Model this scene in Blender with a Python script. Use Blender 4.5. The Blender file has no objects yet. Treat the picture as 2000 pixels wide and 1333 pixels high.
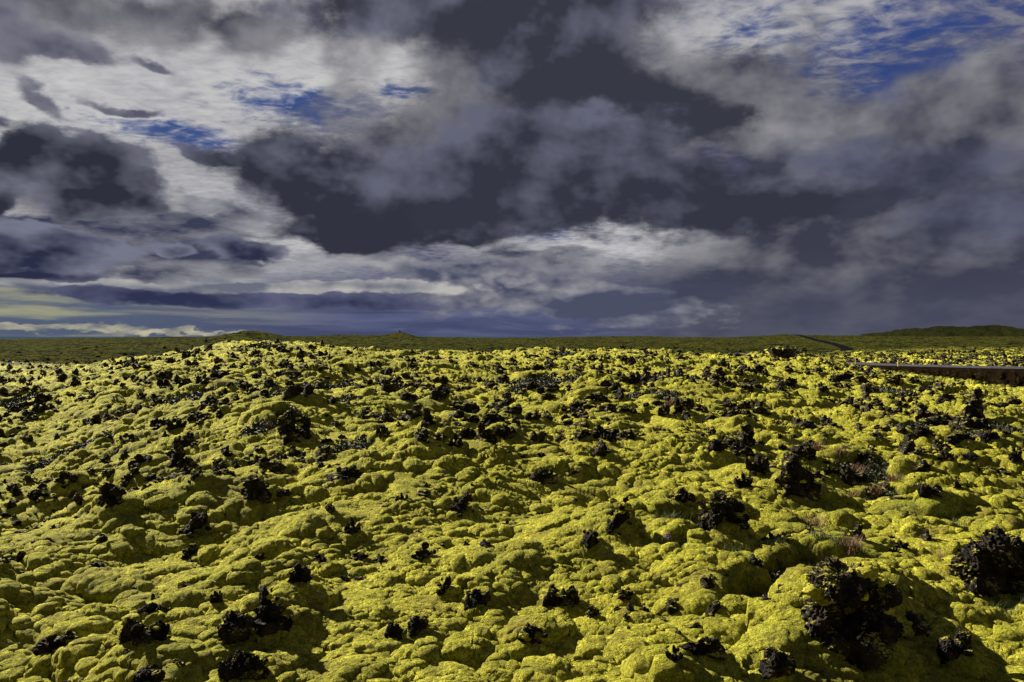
import bpy, math, random
import numpy as np
from mathutils import Vector
R = math.radians
rng = np.random.default_rng(7)
random.seed(7)
scn = bpy.context.scene
col = scn.collection

# ------------------------------------------------------------------ camera
F = 1444.0            # focal length in pixels of the 2000 px wide photograph
EYE = 3.0
HOR = 657.0           # horizon row
cam_d = bpy.data.cameras.new('camera')
cam_d.sensor_width = 36.0
cam_d.lens = 36.0 * F / 2000.0
cam_d.clip_start = 0.1
cam_d.clip_end = 200000
cam = bpy.data.objects.new('camera', cam_d)
col.objects.link(cam)
cam.location = (0, 0, EYE)
cam.rotation_euler = (R(90) - math.atan((666.5 - HOR) / F), 0, 0)
scn.camera = cam

# ------------------------------------------------------------------ sun
SUN_AZ, SUN_EL = R(-50), R(28)        # azimuth measured from straight ahead (+Y), negative = left
sun_dir = Vector((math.sin(SUN_AZ) * math.cos(SUN_EL), math.cos(SUN_AZ) * math.cos(SUN_EL), math.sin(SUN_EL)))
sl = bpy.data.lights.new('sun', 'SUN')
sl.energy = 5.0
sl.angle = R(0.5)
sl.color = (1.0, 0.93, 0.80)
so = bpy.data.objects.new('sun', sl)
so.rotation_euler = (-sun_dir).to_track_quat('-Z', 'Y').to_euler()
col.objects.link(so)

# ------------------------------------------------------------------ sky (world)
class S:
    """small wrapper: arithmetic on shader sockets"""
    nt = None
    def __init__(s, k): s.k = k
    @staticmethod
    def m(op, *a, clamp=False):
        n = S.nt.nodes.new('ShaderNodeMath'); n.operation = op; n.use_clamp = clamp
        for i, v in enumerate(a):
            if isinstance(v, S): S.nt.links.new(v.k, n.inputs[i])
            else: n.inputs[i].default_value = v
        return S(n.outputs[0])
    def __add__(s, o): return S.m('ADD', s, o)
    __radd__ = __add__
    def __sub__(s, o): return S.m('SUBTRACT', s, o)
    def __rsub__(s, o): return S.m('SUBTRACT', o, s)
    def __mul__(s, o): return S.m('MULTIPLY', s, o)
    __rmul__ = __mul__
    def __truediv__(s, o): return S.m('DIVIDE', s, o)
    def max(s, o): return S.m('MAXIMUM', s, o)
    def min(s, o): return S.m('MINIMUM', s, o)
    def clamp(s): return S.m('ADD', s, 0.0, clamp=True)
def node(kind, **kw):
    n = S.nt.nodes.new(kind)
    for k, v in kw.items(): setattr(n, k, v)
    return n
def link(a, b): S.nt.links.new(a.k if isinstance(a, S) else a, b)
def sstep(x, a, b):
    n = node('ShaderNodeMapRange', interpolation_type='SMOOTHSTEP', clamp=True)
    link(x, n.inputs[0]); n.inputs[1].default_value = a; n.inputs[2].default_value = b
    n.inputs[3].default_value = 0.0; n.inputs[4].default_value = 1.0
    return S(n.outputs[0])
def noise(vec, scale, detail=6.0, rough=0.55, lac=2.0, dist=0.0, want='fac'):
    n = node('ShaderNodeTexNoise'); n.noise_dimensions = '3D'
    link(vec, n.inputs['Vector']); n.inputs['Scale'].default_value = scale
    n.inputs['Detail'].default_value = detail; n.inputs['Roughness'].default_value = rough
    n.inputs['Lacunarity'].default_value = lac; n.inputs['Distortion'].default_value = dist
    return S(n.outputs[0 if want == 'fac' else 1])
def comb(x, y, z):
    n = node('ShaderNodeCombineXYZ')
    for i, v in enumerate((x, y, z)):
        if isinstance(v, S): link(v, n.inputs[i])
        else: n.inputs[i].default_value = v
    return S(n.outputs[0])
def vmath(op, a, b=None):
    n = node('ShaderNodeVectorMath', operation=op)
    for i, v in enumerate((a, b)):
        if v is None: continue
        if isinstance(v, S): link(v, n.inputs[i])
        else: n.inputs[i].default_value = v
    return n
def mix(f, a, b):
    n = node('ShaderNodeMix', data_type='RGBA')
    if isinstance(f, S): link(f, n.inputs[0])
    else: n.inputs[0].default_value = f
    for i, v in ((6, a), (7, b)):
        if isinstance(v, S): link(v, n.inputs[i])
        else: n.inputs[i].default_value = (*v, 1.0)
    return S(n.outputs[2])
def lin(r, g, b):
    return tuple(((c / 255 + 0.055) / 1.055) ** 2.4 if c > 10 else c / 255 / 12.92 for c in (r, g, b))

SKYS = 0.1
EXPO = 1.7
def skyc(r, g, b):                         # colour that shows as (r,g,b) on screen at the background strength
    return tuple(c / SKYS / 2 ** EXPO for c in lin(r, g, b))

world = bpy.data.worlds.new('World'); scn.world = world
world.use_nodes = True
S.nt = world.node_tree; S.nt.nodes.clear()
tc = node('ShaderNodeTexCoord')
D = S(tc.outputs['Generated'])
sep = node('ShaderNodeSeparateXYZ'); link(D, sep.inputs[0])
dx, dy, dz = (S(sep.outputs[i]) for i in range(3))
AZ = S.m('ARCTAN2', dx, dy)
EL = S.m('ARCSINE', dz)
def azel(px, py):
    x, z = (px - 1000) / F, (HOR - py) / F
    a = math.atan(x)
    return a, math.atan(z * math.cos(a))
# noises on the sphere of directions, squeezed towards the horizon
elw = S.m('POWER', EL.max(0.0) + 0.02, 0.75)
P = comb(AZ * 1.0, elw * 1.9, 0.3)
wv = noise(P, 4.0, 2.0, 0.5, want='col')
wsep = node('ShaderNodeSeparateXYZ'); link(wv, wsep.inputs[0])
wx, wy = S(wsep.outputs[0]) - 0.5, S(wsep.outputs[1]) - 0.5
wv2 = noise(P, 16.0, 4.0, 0.55, want='col')
wsep2 = node('ShaderNodeSeparateXYZ'); link(wv2, wsep2.inputs[0])
vx, vy = S(wsep2.outputs[0]) - 0.5, S(wsep2.outputs[1]) - 0.5
lowf = sstep(EL, 0.0, 0.14) * 0.8 + 0.2
A2 = AZ + wx * 0.10 + vx * 0.05
E2 = EL + (wy * 0.06 + vy * 0.05) * lowf
Q = comb(A2, E2, 0.0)
# cloud body texture: unwarped, so that it stays billowy rather than marbled
def body(da, de, sc=7.5, det=8.0, ro=0.55):
    return noise(comb(AZ + wx * 0.02 + da, elw * 1.25 + wy * 0.02 + de, 0.7), sc, det, ro)
fb = body(0, 0)
fbs = body(0.020, -0.036, det=4.0)                   # the same, one step away from the sun
fbl = body(0, 0, det=4.0)
relief = (fbl - fbs)                                 # >0 where it faces the upper left
fine = noise(comb(AZ, elw * 1.3, 1.9), 30.0, 6.0, 0.58)
big = noise(comb(AZ, elw * 1.5, 4.1), 3.0, 3.0, 0.5)
# billows: rounded cauliflower texture for cumulus tops
bn = noise(comb(AZ + vx * .02, elw * 1.5 + vy * .02, 0.2), 15.0, 4.0, .5)
bil = S.m('ABSOLUTE', bn - 0.5) * 3.2
# cloud deck plane, for the rippled high cloud
inv = S.m('DIVIDE', 1.0, dz.max(0.0) + 0.10)
PL = comb(dx * inv, dy * inv * 1.0, 0.0)
rip = node('ShaderNodeMapping', vector_type='POINT'); link(PL, rip.inputs[0])
rip.inputs['Rotation'].default_value = (0, 0, R(-24)); rip.inputs['Scale'].default_value = (1.0, 1.5, 1.0)
ripple = noise(S(rip.outputs[0]), 8.0, 7.0, 0.60, dist=0.9)
rip2 = node('ShaderNodeMapping', vector_type='POINT'); link(PL, rip2.inputs[0])
rip2.inputs['Rotation'].default_value = (0, 0, R(30)); rip2.inputs['Scale'].default_value = (1.0, 1.3, 1.0)
ripf = noise(S(rip2.outputs[0]), 17.0, 4.0, 0.55, dist=0.3)

def blob(px, py, rx, ry, rot=0.0, src=None):
    """1 at the centre of an ellipse of directions, 0 on its rim (semi-axes given in photo pixels)"""
    a, e = azel(px, py)
    n = node('ShaderNodeMapping', vector_type='TEXTURE'); link(src or Q, n.inputs[0])
    n.inputs['Location'].default_value = (a, e, 0)
    n.inputs['Rotation'].default_value = (0, 0, R(rot))
    n.inputs['Scale'].default_value = (rx / F * math.cos(a) ** 2, ry / F * math.cos(a), 1)
    l = vmath('LENGTH', S(n.outputs[0]))
    return 1.0 - S(l.outputs['Value'])
def union(bl, src=None, k=0.25):
    r = None
    for b in bl:
        d = blob(b[0], b[1], b[2] * 1.12, b[3] * 1.18, *b[4:5], src=src)
        if len(b) > 5: d = d * b[5]
        r = d if r is None else S.m('SMOOTH_MAX', r, d, k)
    return r

sky = node('ShaderNodeTexSky', sky_type='NISHITA')
sky.sun_disc = False
sky.sun_elevation = SUN_EL
sky.sun_rotation = SUN_AZ
sky.ozone_density = 5.0; sky.dust_density = 0.2; sky.air_density = 1.0
hs = node('ShaderNodeHueSaturation'); hs.inputs['Saturation'].default_value = 1.15; hs.inputs['Value'].default_value = 0.12
link(sky.outputs[0], hs.inputs['Color'])
blue = mix(0.75, S(hs.outputs[0]), skyc(48, 68, 136))
# --- high thin cloud: everywhere except in the gaps
gaps = union([(610, 215, 180, 50, -8, 1.35), (350, 258, 160, 36, -8, 1.2), (500, 190, 60, 24, -10), (780, 190, 90, 30, 0, .9), (1500, 60, 150, 80, 0, 0.6), (1800, 55, 350, 130, 8, 0.78), (1780, 155, 190, 40, 10, 1.3), (1560, 120, 120, 50, 0, 0.9), (1090, 445, 110, 18, 0, 0.55)])
thin = sstep(gaps * 1.15 + (0.5 - ripple) * 2.3 + (0.5 - ripf) * 1.5 - 0.12, -0.15, 1.15)
whitefac = union([(200, 190, 600, 330, 5, 1.0), (620, 250, 380, 180, 0, .8), (330, 480, 500, 120, 0, .9), (1450, 50, 300, 110, 0, .75), (1130, 480, 300, 40, 0, .6), (1050, 560, 280, 40, 0, .55), (700, 100, 300, 100, 0, .6), (1400, 200, 180, 100, 0, .6), (1330, 90, 120, 80, 0, .7)])
thinlum = (sstep(whitefac, -0.30, 0.65) * 0.92 + (ripple - 0.5) * 0.8 + (ripf - .5) * .55 - .04 + (big - 0.5) * 1.1 + (fb - .5) * .5).clamp()
thincol = mix(thinlum, skyc(88, 91, 116), skyc(200, 199, 199))
c = mix(thin, thincol, blue)
# --- mid grey overcast masses (violet grey), soft
mid = union([(1000, 60, 430, 170, -12, 1.2), (1240, 260, 560, 230, -8, 1.2), (1760, 420, 600, 240, 0, 1.8), (1650, 570, 700, 130, 0, 1.8), (860, 330, 470, 150, 0, 1.1), (100, 0, 260, 80, 0, .5), (430, 30, 300, 50, 0, .6), (1920, 250, 230, 120, 10, 1.1), (150, 380, 300, 110, 0, .5), (200, 500, 420, 60, 0, .55)], k=.3)
mdens = mid * 1.0 + (fb - 0.5) * 2.2 + (fine - 0.5) * 0.30
ma = sstep(mdens, 0.0, 0.70)
lightspot = union([(1500, 250, 190, 70, -6, .9), (1620, 200, 160, 50, 0, .8), (1330, 110, 110, 90, -20, .9), (1250, 470, 240, 34, 0, .8), (1400, 500, 180, 34, 0, .5), (1060, 470, 160, 34, 0, .8), (700, 250, 180, 50, 10, .6), (1880, 140, 140, 50, 0, .5), (860, 120, 170, 70, 0, .5), (1350, 305, 180, 24, 0, .5)])
mlum = ((fb - 0.5) * .65 + (big - .5) * .6 + relief * 1.7 + sstep(lightspot, -.05, .95) * .55 + 0.17 + (fine - .5) * .12).clamp()
midcol = mix(mlum, skyc(58, 60, 75), skyc(154, 153, 158))
c = mix(ma * 0.97, c, midcol)
# --- low bands near the horizon
band = noise(comb(AZ * 1.2 + wx * 0.2, EL * 17.0 + wy * 0.6, 1.7), 3.2, 8.0, 0.6)
lowmask = sstep(EL, 0.105, 0.05)
lefty = sstep(AZ, -0.18, -0.60)
lowcol = mix((sstep(band, 0.40, 0.64)), mix(lefty, skyc(64, 71, 104), skyc(82, 94, 118)), mix(lefty, skyc(90, 96, 128), skyc(158, 158, 130)))
c = mix(lowmask * sstep(AZ, 0.36, 0.02) * 0.95, c, lowcol)
rainy = sstep(AZ, 0.10, 0.35) * sstep(EL, 0.12, 0.02)
c = mix(rainy * 0.85, c, mix((fb * 1.2 - .2).clamp(), skyc(60, 63, 83), skyc(88, 91, 108)))
def _scaled(c):
    n = node('ShaderNodeVectorMath', operation='SCALE'); link(c, n.inputs[0]); n.inputs['Scale'].default_value = 1e-7
    return S(n.outputs[0])
def after(c): return S(vmath('ADD', Q, _scaled(c)).outputs[0])
def cumulus(c, bl, dark, light, soft=0.16, k=1.2, shade=1.0, src=None, bilk=0.0, top=0.0, base_=.16):
    """bl: ellipses; dark heart, light rim; top: how much the upper side is lit"""
    u = union(bl, src or after(c))
    dn = u * 1.1 + 0.10 + (fb - 0.5) * k * 1.25 + (fine - 0.5) * 0.60 + (bil - .25) * bilk
    a = sstep(dn, 0.0, soft * 0.95)
    up = sstep(dn, 1.0, 0.0) * .85 + sstep(dn, 0.42, 0.0) * .26
    if top:
        nn = max(bl, key=lambda b: b[2] * b[3]); tp = (EL - azel(nn[0], nn[1])[1]) * (top * 0.45 * F / nn[3])
    else: tp = 0.0
    lum = (up * 0.95 * shade + relief * 3.2 + (fb - 0.5) * 1.15 + (big - .5) * .8 + (fine - .5) * .30 + (bil - .25) * bilk * 1.2 + base_ + .07 + tp).clamp()
    return mix(a, c, mix(lum, dark, light))
def lowtex(de): return noise(comb(AZ * 1.25 + vx * .03, EL * 4.2 + vy * .02 + de, 3.3), 6.5, 7.0, .56)
nb = lowtex(0.0); nbs = lowtex(-0.05)
fld = union([(260, 470, 520, 85, 0), (700, 520, 360, 50, 0, .8), (60, 540, 300, 40, 0, .8), (1100, 500, 260, 34, 0, .5)], after(c))
dnb = fld * .55 + (nb - .5) * 2.9 + (fine - .5) * .3
c = mix(sstep(dnb, 0.0, .35) * sstep(fld, -.1, .15), c, mix(((nb - nbs) * 3.4 - sstep(dnb, .1, .9) * .5 + .55 + (fine - .5) * .4).clamp(), skyc(58, 62, 85), skyc(158, 158, 163)))
c = cumulus(c, [(1000, 560, 230, 56, 4), (1180, 590, 190, 45, 0), (880, 545, 90, 24, 0)], skyc(74, 79, 102), skyc(158, 157, 162), 0.7, 1.3, .8, None, .9, .8, .02)
c = cumulus(c, [(300, 566, 190, 15, -2), (600, 564, 290, 15, 0)], skyc(104, 108, 124), skyc(182, 180, 176), 0.45, 1.0, .8, None, .6, 0, .12)
c = cumulus(c, [(300, 582, 210, 16, -1), (640, 592, 210, 15, -2), (450, 592, 100, 10, 0)], skyc(46, 51, 80), skyc(90, 94, 120), 0.4, .5, .5, None, .3)
low = union([(110, 640, 190, 11, 0), (10, 638, 90, 11, 0), (330, 648, 110, 7, 0), (430, 650, 60, 4, 0)], comb(AZ + vx * .02, EL + (fine - .5) * .026 + (bil - .3) * -.010, 0.0))
c = mix(sstep(low, 0.0, 0.45), c, mix(((fine - .5) * 2.2 + bil * .6 + .35).clamp(), skyc(96, 102, 112), skyc(188, 184, 158)))
# --- dark cumulus in front
c = cumulus(c, [(170, 325, 165, 62, -10), (60, 310, 110, 42, 8), (230, 385, 100, 32, -5), (-10, 390, 50, 50, 0), (150, 390, 80, 30, 0)], skyc(46, 48, 62), skyc(112, 113, 128), 0.32, .9, .7, None, .2, .5, .08)
c = cumulus(c, [(70, 505, 170, 36, 4), (130, 470, 130, 22, -6), (0, 480, 70, 30, 0), (480, 482, 95, 24, -3), (320, 480, 50, 20, 0), (100, 545, 120, 10, 0)], skyc(42, 46, 70), skyc(116, 118, 138), 0.45, 1.0, .6, None, .2, .4, .08)
c = cumulus(c, [(1680, 320, 190, 45, -8), (1850, 350, 230, 52, 0), (1930, 440, 240, 60, 0)], skyc(58, 61, 78), skyc(92, 94, 114), 0.9, .8, .5, None, .1, .4, .1)
c = cumulus(c, [(1220, 215, 215, 78, -16), (1080, 120, 180, 120, -30), (960, 15, 400, 60, 0), (1330, 256, 120, 40, 0)], skyc(55, 57, 69), skyc(106, 107, 125), 0.48, .75, .6, None, .15, .5, .05)
c = cumulus(c, [(620, 345, 180, 74, -8), (700, 450, 160, 40, -5), (800, 390, 180, 66, 0), (430, 300, 60, 18, 0), (900, 430, 120, 44, 0)], skyc(49, 51, 64), skyc(106, 108, 127), 0.45, .75, .5, None, .15, .5, .04)
c = cumulus(c, [(980, 355, 260, 84, 3), (1180, 380, 290, 74, 0), (1450, 405, 250, 48, 4), (1080, 300, 240, 70, 0)], skyc(52, 54, 67), skyc(98, 100, 119), 0.45, .75, .6, None, .2, .7, .02)
c = cumulus(c, [(90, 180, 75, 18, -32), (100, 80, 150, 22, 0), (300, 110, 50, 14, -8), (250, 190, 70, 11, -4), (0, 235, 40, 24, 0), (0, 50, 90, 50, 0)], skyc(88, 88, 106), skyc(140, 140, 150), 0.7, 1.2, .4)
bg = node('ShaderNodeBackground'); bg.inputs[1].default_value = SKYS
link(c, bg.inputs[0])
wo = node('ShaderNodeOutputWorld'); link(bg.outputs[0], wo.inputs[0])
world.cycles.sampling_method = 'MANUAL'
world.cycles.sample_map_resolution = 512

# ------------------------------------------------------------------ exposure
scn.view_settings.view_transform = 'Standard'
scn.view_settings.look = 'None'
scn.view_settings.gamma = 1.0
scn.view_settings.exposure = EXPO
scn.cycles.max_bounces = 4
scn.cycles.diffuse_bounces = 2
#SKYEND
# ------------------------------------------------------------------ numpy noise
_perm = rng.permutation(4096).astype(np.int64)
_perm = np.concatenate([_perm, _perm])
_ga = rng.uniform(0, 2 * math.pi, 4096)
_gx, _gy = np.cos(_ga).astype(np.float32), np.sin(_ga).astype(np.float32)
_g3 = rng.normal(size=(4096, 3)); _g3 /= np.linalg.norm(_g3, axis=1)[:, None]
_r1 = rng.random(4096).astype(np.float32); _r2 = rng.random(4096).astype(np.float32); _r3 = rng.random(4096).astype(np.float32)
def _h2(ix, iy, seed): return _perm[(_perm[(ix + seed * 131) & 4095] + iy) & 4095]
def fade(t): return t * t * t * (t * (t * 6 - 15) + 10)
def perlin(x, y, seed=0):
    fx, fy = np.floor(x), np.floor(y)
    ix, iy = fx.astype(np.int64), fy.astype(np.int64)
    tx, ty = (x - fx).astype(np.float32), (y - fy).astype(np.float32)
    u, v = fade(tx), fade(ty)
    def g(i, j):
        h = _h2(ix + i, iy + j, seed)
        return _gx[h] * (tx - i) + _gy[h] * (ty - j)
    a = g(0, 0); a += u * (g(1, 0) - a)
    b = g(0, 1); b += u * (g(1, 1) - b)
    return (a + v * (b - a)) * 1.5
def fbm(x, y, n=4, seed=0, r=0.5):
    s, a = 0, 1.0
    for i in range(n):
        s = s + a * perlin(x, y, seed + i); x = x * 2.03 + 17; y = y * 2.03 + 5; a *= r
    return s
def worley(x, y, seed=0):
    fx, fy = np.floor(x), np.floor(y)
    ix, iy = fx.astype(np.int64), fy.astype(np.int64)
    tx, ty = (x - fx).astype(np.float32), (y - fy).astype(np.float32)
    f1 = np.full(tx.shape, 9, np.float32); f2 = f1.copy(); idr = np.zeros(tx.shape, np.float32)
    for i in (-1, 0, 1):
        for j in (-1, 0, 1):
            h = _h2(ix + i, iy + j, seed)
            d = (i + _r1[h] - tx) ** 2 + (j + _r2[h] - ty) ** 2
            c_ = d < f1
            f2 = np.where(c_, f1, np.minimum(f2, d)); f1 = np.where(c_, d, f1); idr = np.where(c_, _r3[h], idr)
    return np.sqrt(f1), np.sqrt(f2), idr
def perlin3(p, seed=0):
    f = np.floor(p); i = f.astype(np.int64); t = p - f; w = fade(t)
    def g(a, b, c_):
        h = _perm[(_h2(i[:, 0] + a, i[:, 1] + b, seed) + i[:, 2] + c_) & 4095]
        return (_g3[h] * (t - (a, b, c_))).sum(1)
    r = 0
    for a in (0, 1):
        for b in (0, 1):
            for c_ in (0, 1):
                r = r + g(a, b, c_) * (w[:, 0] if a else 1 - w[:, 0]) * (w[:, 1] if b else 1 - w[:, 1]) * (w[:, 2] if c_ else 1 - w[:, 2])
    return r * 1.5
def ss(x, a, b):
    t = np.clip((x - a) / (b - a), 0, 1); return t * t * (3 - 2 * t)

# ------------------------------------------------------------------ the lie of the land
ROWS = [1.0, 4.0, 6.4, 10, 16, 24, 34, 46, 60, 80, 110, 150, 220, 350, 600, 1000, 1600, 2500, 4000, 9000]
END = [-14, -30, -70, -90]
TAB = {   # photo column -> ground height along it
    -600: [0, -.1, -.2, -.5, -.8, -.8, -.5, -.6, -1.2, -2.5, -3, -4, -5, -5, -3, -1],
    0:    [0, 0, -.2, -.5, -.7, -.5, -.1, 0.1, -.3, -1.3, -2.1, -3.3, -5.2, -5.5, -3.0, .8],
    130:  [0, 0, -.2, -.5, -.6, -.3, .3, .6, .3, -.8, -2.2, -3.6, -5.5, -5.5, -2.5, 1.3],
    250:  [0, 0, -.2, -.3, -.1, .3, .9, 1.4, 1.2, -.8, -4, -6, -6, -4, -1, 2.6],
    500:  [0, 0, -.1, 0, .3, .7, 1.25, 1.8, 2.2, 1.3, -1.5, -5, -4, -1, 3.0, 2],
    800:  [0, 0, 0, .1, .35, .7, 1.15, 1.5, 1.65, .8, -1.5, -5, -5, -4, .5, 3.0],
    1000: [0, 0, 0, .1, .35, .7, 1.1, 1.45, 1.70, 1.0, -1, -4, -6, -6, -4, 2.3],
    1250: [0, 0, 0, .1, .35, .75, 1.15, 1.55, 1.78, 1.1, -1, -4, -6, -5, -3, 4.2],
    1400: [0, 0, 0, .1, .35, .75, 1.1, 1.15, 1.15, .4, -1.3, -2.5, -4, -5, -3, 2.6],
    1550: [0, 0, 0, .1, .4, .7, 1.1, 1.4, 1.45, .3, -1.5, -2.5, -3.5, -4, -1.5, 4.4],
    1700: [0, 0, 0, .1, .2, .5, .85, .95, .5, -1.2, -2.2, -2.5, -3, -3.5, -1.4, 4.5],
    1850: [0, 0, -.1, .0, .3, .55, .55, -.6, -2.3, -3.2, -2.6, -2.2, -2.5, -3, -1, 4.0],
    2000: [0, 0, -.1, .1, .4, .55, -.4, -2.2, -3.2, -3.4, -2.8, -2.0, -2.2, -2.8, -.6, 4.0],
    2600: [0, 0, 0, .1, .2, .0, -.8, -2.4, -3.2, -3.4, -3, -2.5, -3, -3, -1, 2],
}
def az_of(px): return math.atan((px - 1000) / F)
_cols = sorted(TAB)
_caz = [-math.pi] + [az_of(c_) for c_ in _cols] + [math.pi]
_back = [0, 0, 0, .1, .2, .3, .2, 0, -.5, -1, -2, -3, -4, -4, -3, -2]
_tab = np.array([_back + END] + [TAB[c_] + END for c_ in _cols] + [_back + END])
_NA, _NR = 1440, 500
_ag = np.linspace(-math.pi, math.pi, _NA); _rg = np.linspace(math.log(1.0), math.log(9000), _NR)
_t1 = np.array([np.interp(_rg, np.log(ROWS), r_) for r_ in _tab])
_grid = np.array([np.interp(_ag, _caz, _t1[:, j]) for j in range(_NR)]).T
def _blur(g, s, ax):
    k = np.exp(-0.5 * (np.arange(-3 * s, 3 * s + 1) / s) ** 2); k /= k.sum()
    pad = [(0, 0), (0, 0)]; pad[ax] = (3 * s, 3 * s)
    return np.apply_along_axis(lambda v: np.convolve(v, k, 'valid'), ax, np.pad(g, pad, 'edge'))
_grid = _blur(_blur(_grid, 9, 0), 8, 1)
def W(px, Y): return ((px - 1000) / F * Y, Y)
HUMPS = [  # (photo column, depth, height, radius x, radius y)
    (230, 9.8, -.50, 1.5, 2.4), (520, 19, .45, 2.5, 3.5), (950, 17, .40, 2.4, 2.6), (1150, 12.2, -.38, 1.2, 1.6), (1700, 13.3, -.40, 1.6, 1.6),
    (1350, 24, .55, 4.0, 3.5), (1000, 24, -.25, 4, 2), (700, 33, .4, 5, 4), (60, 14.5, -.35, 2.5, 1.6), (1250, 9.5, .18, 1.0, 1.2),
    (520, 60, .5, 6, 8), (1530, 62, 1.0, 2.0, 3.0), (1545, 66, .8, 1.2, 2.0), (180, 50, -.4, 5, 5),
    (1900, 11, .25, 1.5, 1.5), (1000, 8, -.15, 1.5, 1.0), (560, 8.0, .12, .8, .8), (800, 11, .2, 1.0, 1.2), (350, 13, .25, 1.2, 1.5)]
FARH = [   # far knolls
    (492, 450, 4.3, 17, 40), (425, 430, 2.2, 22, 40), (350, 430, 0.6, 16, 30), (780, 620, 5.2, 15, 50), (700, 640, 1.9, 30, 60), (640, 560, 1.6, 16, 50), (1140, 1000, 1.5, 60, 100), (1260, 1000, 1.4, 50, 100), (1660, 1000, 2.6, 24, 60), (1530, 900, 2.2, 40, 90), (1620, 900, 1.5, 30, 60)]
HILL = [(1783, 2600, 31, 34, 250), (1755, 2600, 20, 55, 300), (1850, 2700, 40, 62, 260), (1925, 2700, 43, 66, 260), (2060, 2800, 24, 110, 300), (1715, 2500, 7, 50, 250)]
# road centre line: (photo column, depth, photo row)
RP = [(2500, 80, 722), (2250, 88, 720), (2000, 97, 717.5), (1850, 106, 714.5), (1720, 118, 711), (1600, 128, 706), (1480, 133, 702), (1395, 145, 699.5), (1390, 170, 696.5), (1440, 200, 691.5), (1520, 235, 687), (1600, 290, 688), (1655, 360, 683), (1628, 450, 671.8), (1590, 620, 663), (1562, 860, 655), (1550, 1000, 653.8), (1550, 1200, 656)]
_rp = np.array([(*W(a, b), EYE - (c_ - HOR) / F * b) for a, b, c_ in RP])
def _spline(p, n=26):
    out = []
    q = np.vstack([2 * p[0] - p[1], p, 2 * p[-1] - p[-2]])
    for i in range(1, len(q) - 2):
        for t in np.linspace(0, 1, n, endpoint=False):
            out.append(0.5 * ((2 * q[i]) + (-q[i - 1] + q[i + 1]) * t + (2 * q[i - 1] - 5 * q[i] + 4 * q[i + 1] - q[i + 2]) * t * t + (-q[i - 1] + 3 * q[i] - 3 * q[i + 1] + q[i + 2]) * t ** 3))
    out.append(p[-1]); return np.array(out)
ROAD = _spline(_rp)

def base(x, y):
    az = np.arctan2(x, y); d = np.hypot(x, y)
    Yd = d * np.maximum(np.cos(az), 0.6)
    fa = (az + math.pi) / (2 * math.pi) * (_NA - 1); fr = np.clip((np.log(np.maximum(Yd, 1.0))) / math.log(9000) * (_NR - 1), 0, _NR - 1.001)
    ia = np.clip(fa.astype(int), 0, _NA - 2); ir = fr.astype(int); ta, tr = fa - ia, fr - ir
    z = (_grid[ia, ir] * (1 - ta) * (1 - tr) + _grid[ia + 1, ir] * ta * (1 - tr) + _grid[ia, ir + 1] * (1 - ta) * tr + _grid[ia + 1, ir + 1] * ta * tr)
    for px, Y, h, rx, ry in HUMPS + FARH:
        hx, hy = W(px, Y)
        z = z + h * np.exp(-((x - hx) / rx) ** 2 - ((y - hy) / ry) ** 2)
    hh = 0
    for px, Y, h, rx, ry in HILL:
        hx, hy = W(px, Y)
        r2 = ((x - hx) / rx) ** 2 + ((y - hy) / ry) ** 2
        hh = np.maximum(hh, h * np.exp(-r2 ** 1.4))
    far_ = ss(d, 1500, 2100)
    return z * (1 - far_ * (hh > 0) * np.clip(hh / 10, 0, 1)) + hh

def road_mask(x, y):
    """distance to the road and its height"""
    dist = np.full(x.shape, 1e9); rz = np.zeros(x.shape)
    near = (y > 60) & (y < 1300) & (x > 20) & (x < 600)
    idx = np.nonzero(near)[0]
    for s in range(0, len(idx), 60000):
        i = idx[s:s + 60000]
        dd = (x[i, None] - ROAD[None, ::2, 0]) ** 2 + (y[i, None] - ROAD[None, ::2, 1]) ** 2
        j = dd.argmin(1); dist[i] = np.sqrt(dd[np.arange(len(i)), j]); rz[i] = ROAD[::2, 2][j]
    return dist, rz

ROCKBUMP = []          # (x, y, radius, height): the moss swells up round the bigger rocks
# heath patches: photo column, row, half width, half height in photo pixels
HEATH = [(385, 778, 62, 12), (450, 768, 50, 6), (668, 790, 54, 8), (720, 781, 60, 4), (1062, 752, 75, 15), (1040, 768, 40, 10), (1270, 772, 60, 9), (1310, 782, 30, 12), (150, 878, 60, 20), (105, 905, 50, 20), (15, 790, 30, 14), (1900, 855, 70, 14), (1960, 838, 50, 10),
         (650, 752, 60, 5), (1120, 695, 60, 3), (500, 676, 20, 4), (1760, 765, 50, 5), (520, 830, 50, 9), (560, 815, 40, 8), (1570, 1140, 150, 30), (1500, 1200, 100, 42), (1640, 1115, 40, 14), (1350, 1052, 60, 20), (1330, 1085, 30, 14), (1700, 925, 60, 28), (1725, 968, 45, 16), (1760, 1010, 40, 12), (1830, 1030, 50, 12), (1800, 840, 60, 9), (690, 868, 50, 8), (1590, 700, 100, 5), (1965, 1235, 40, 22), (20, 1050, 40, 12), (1150, 740, 50, 6)]
LK = 1.42
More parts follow.
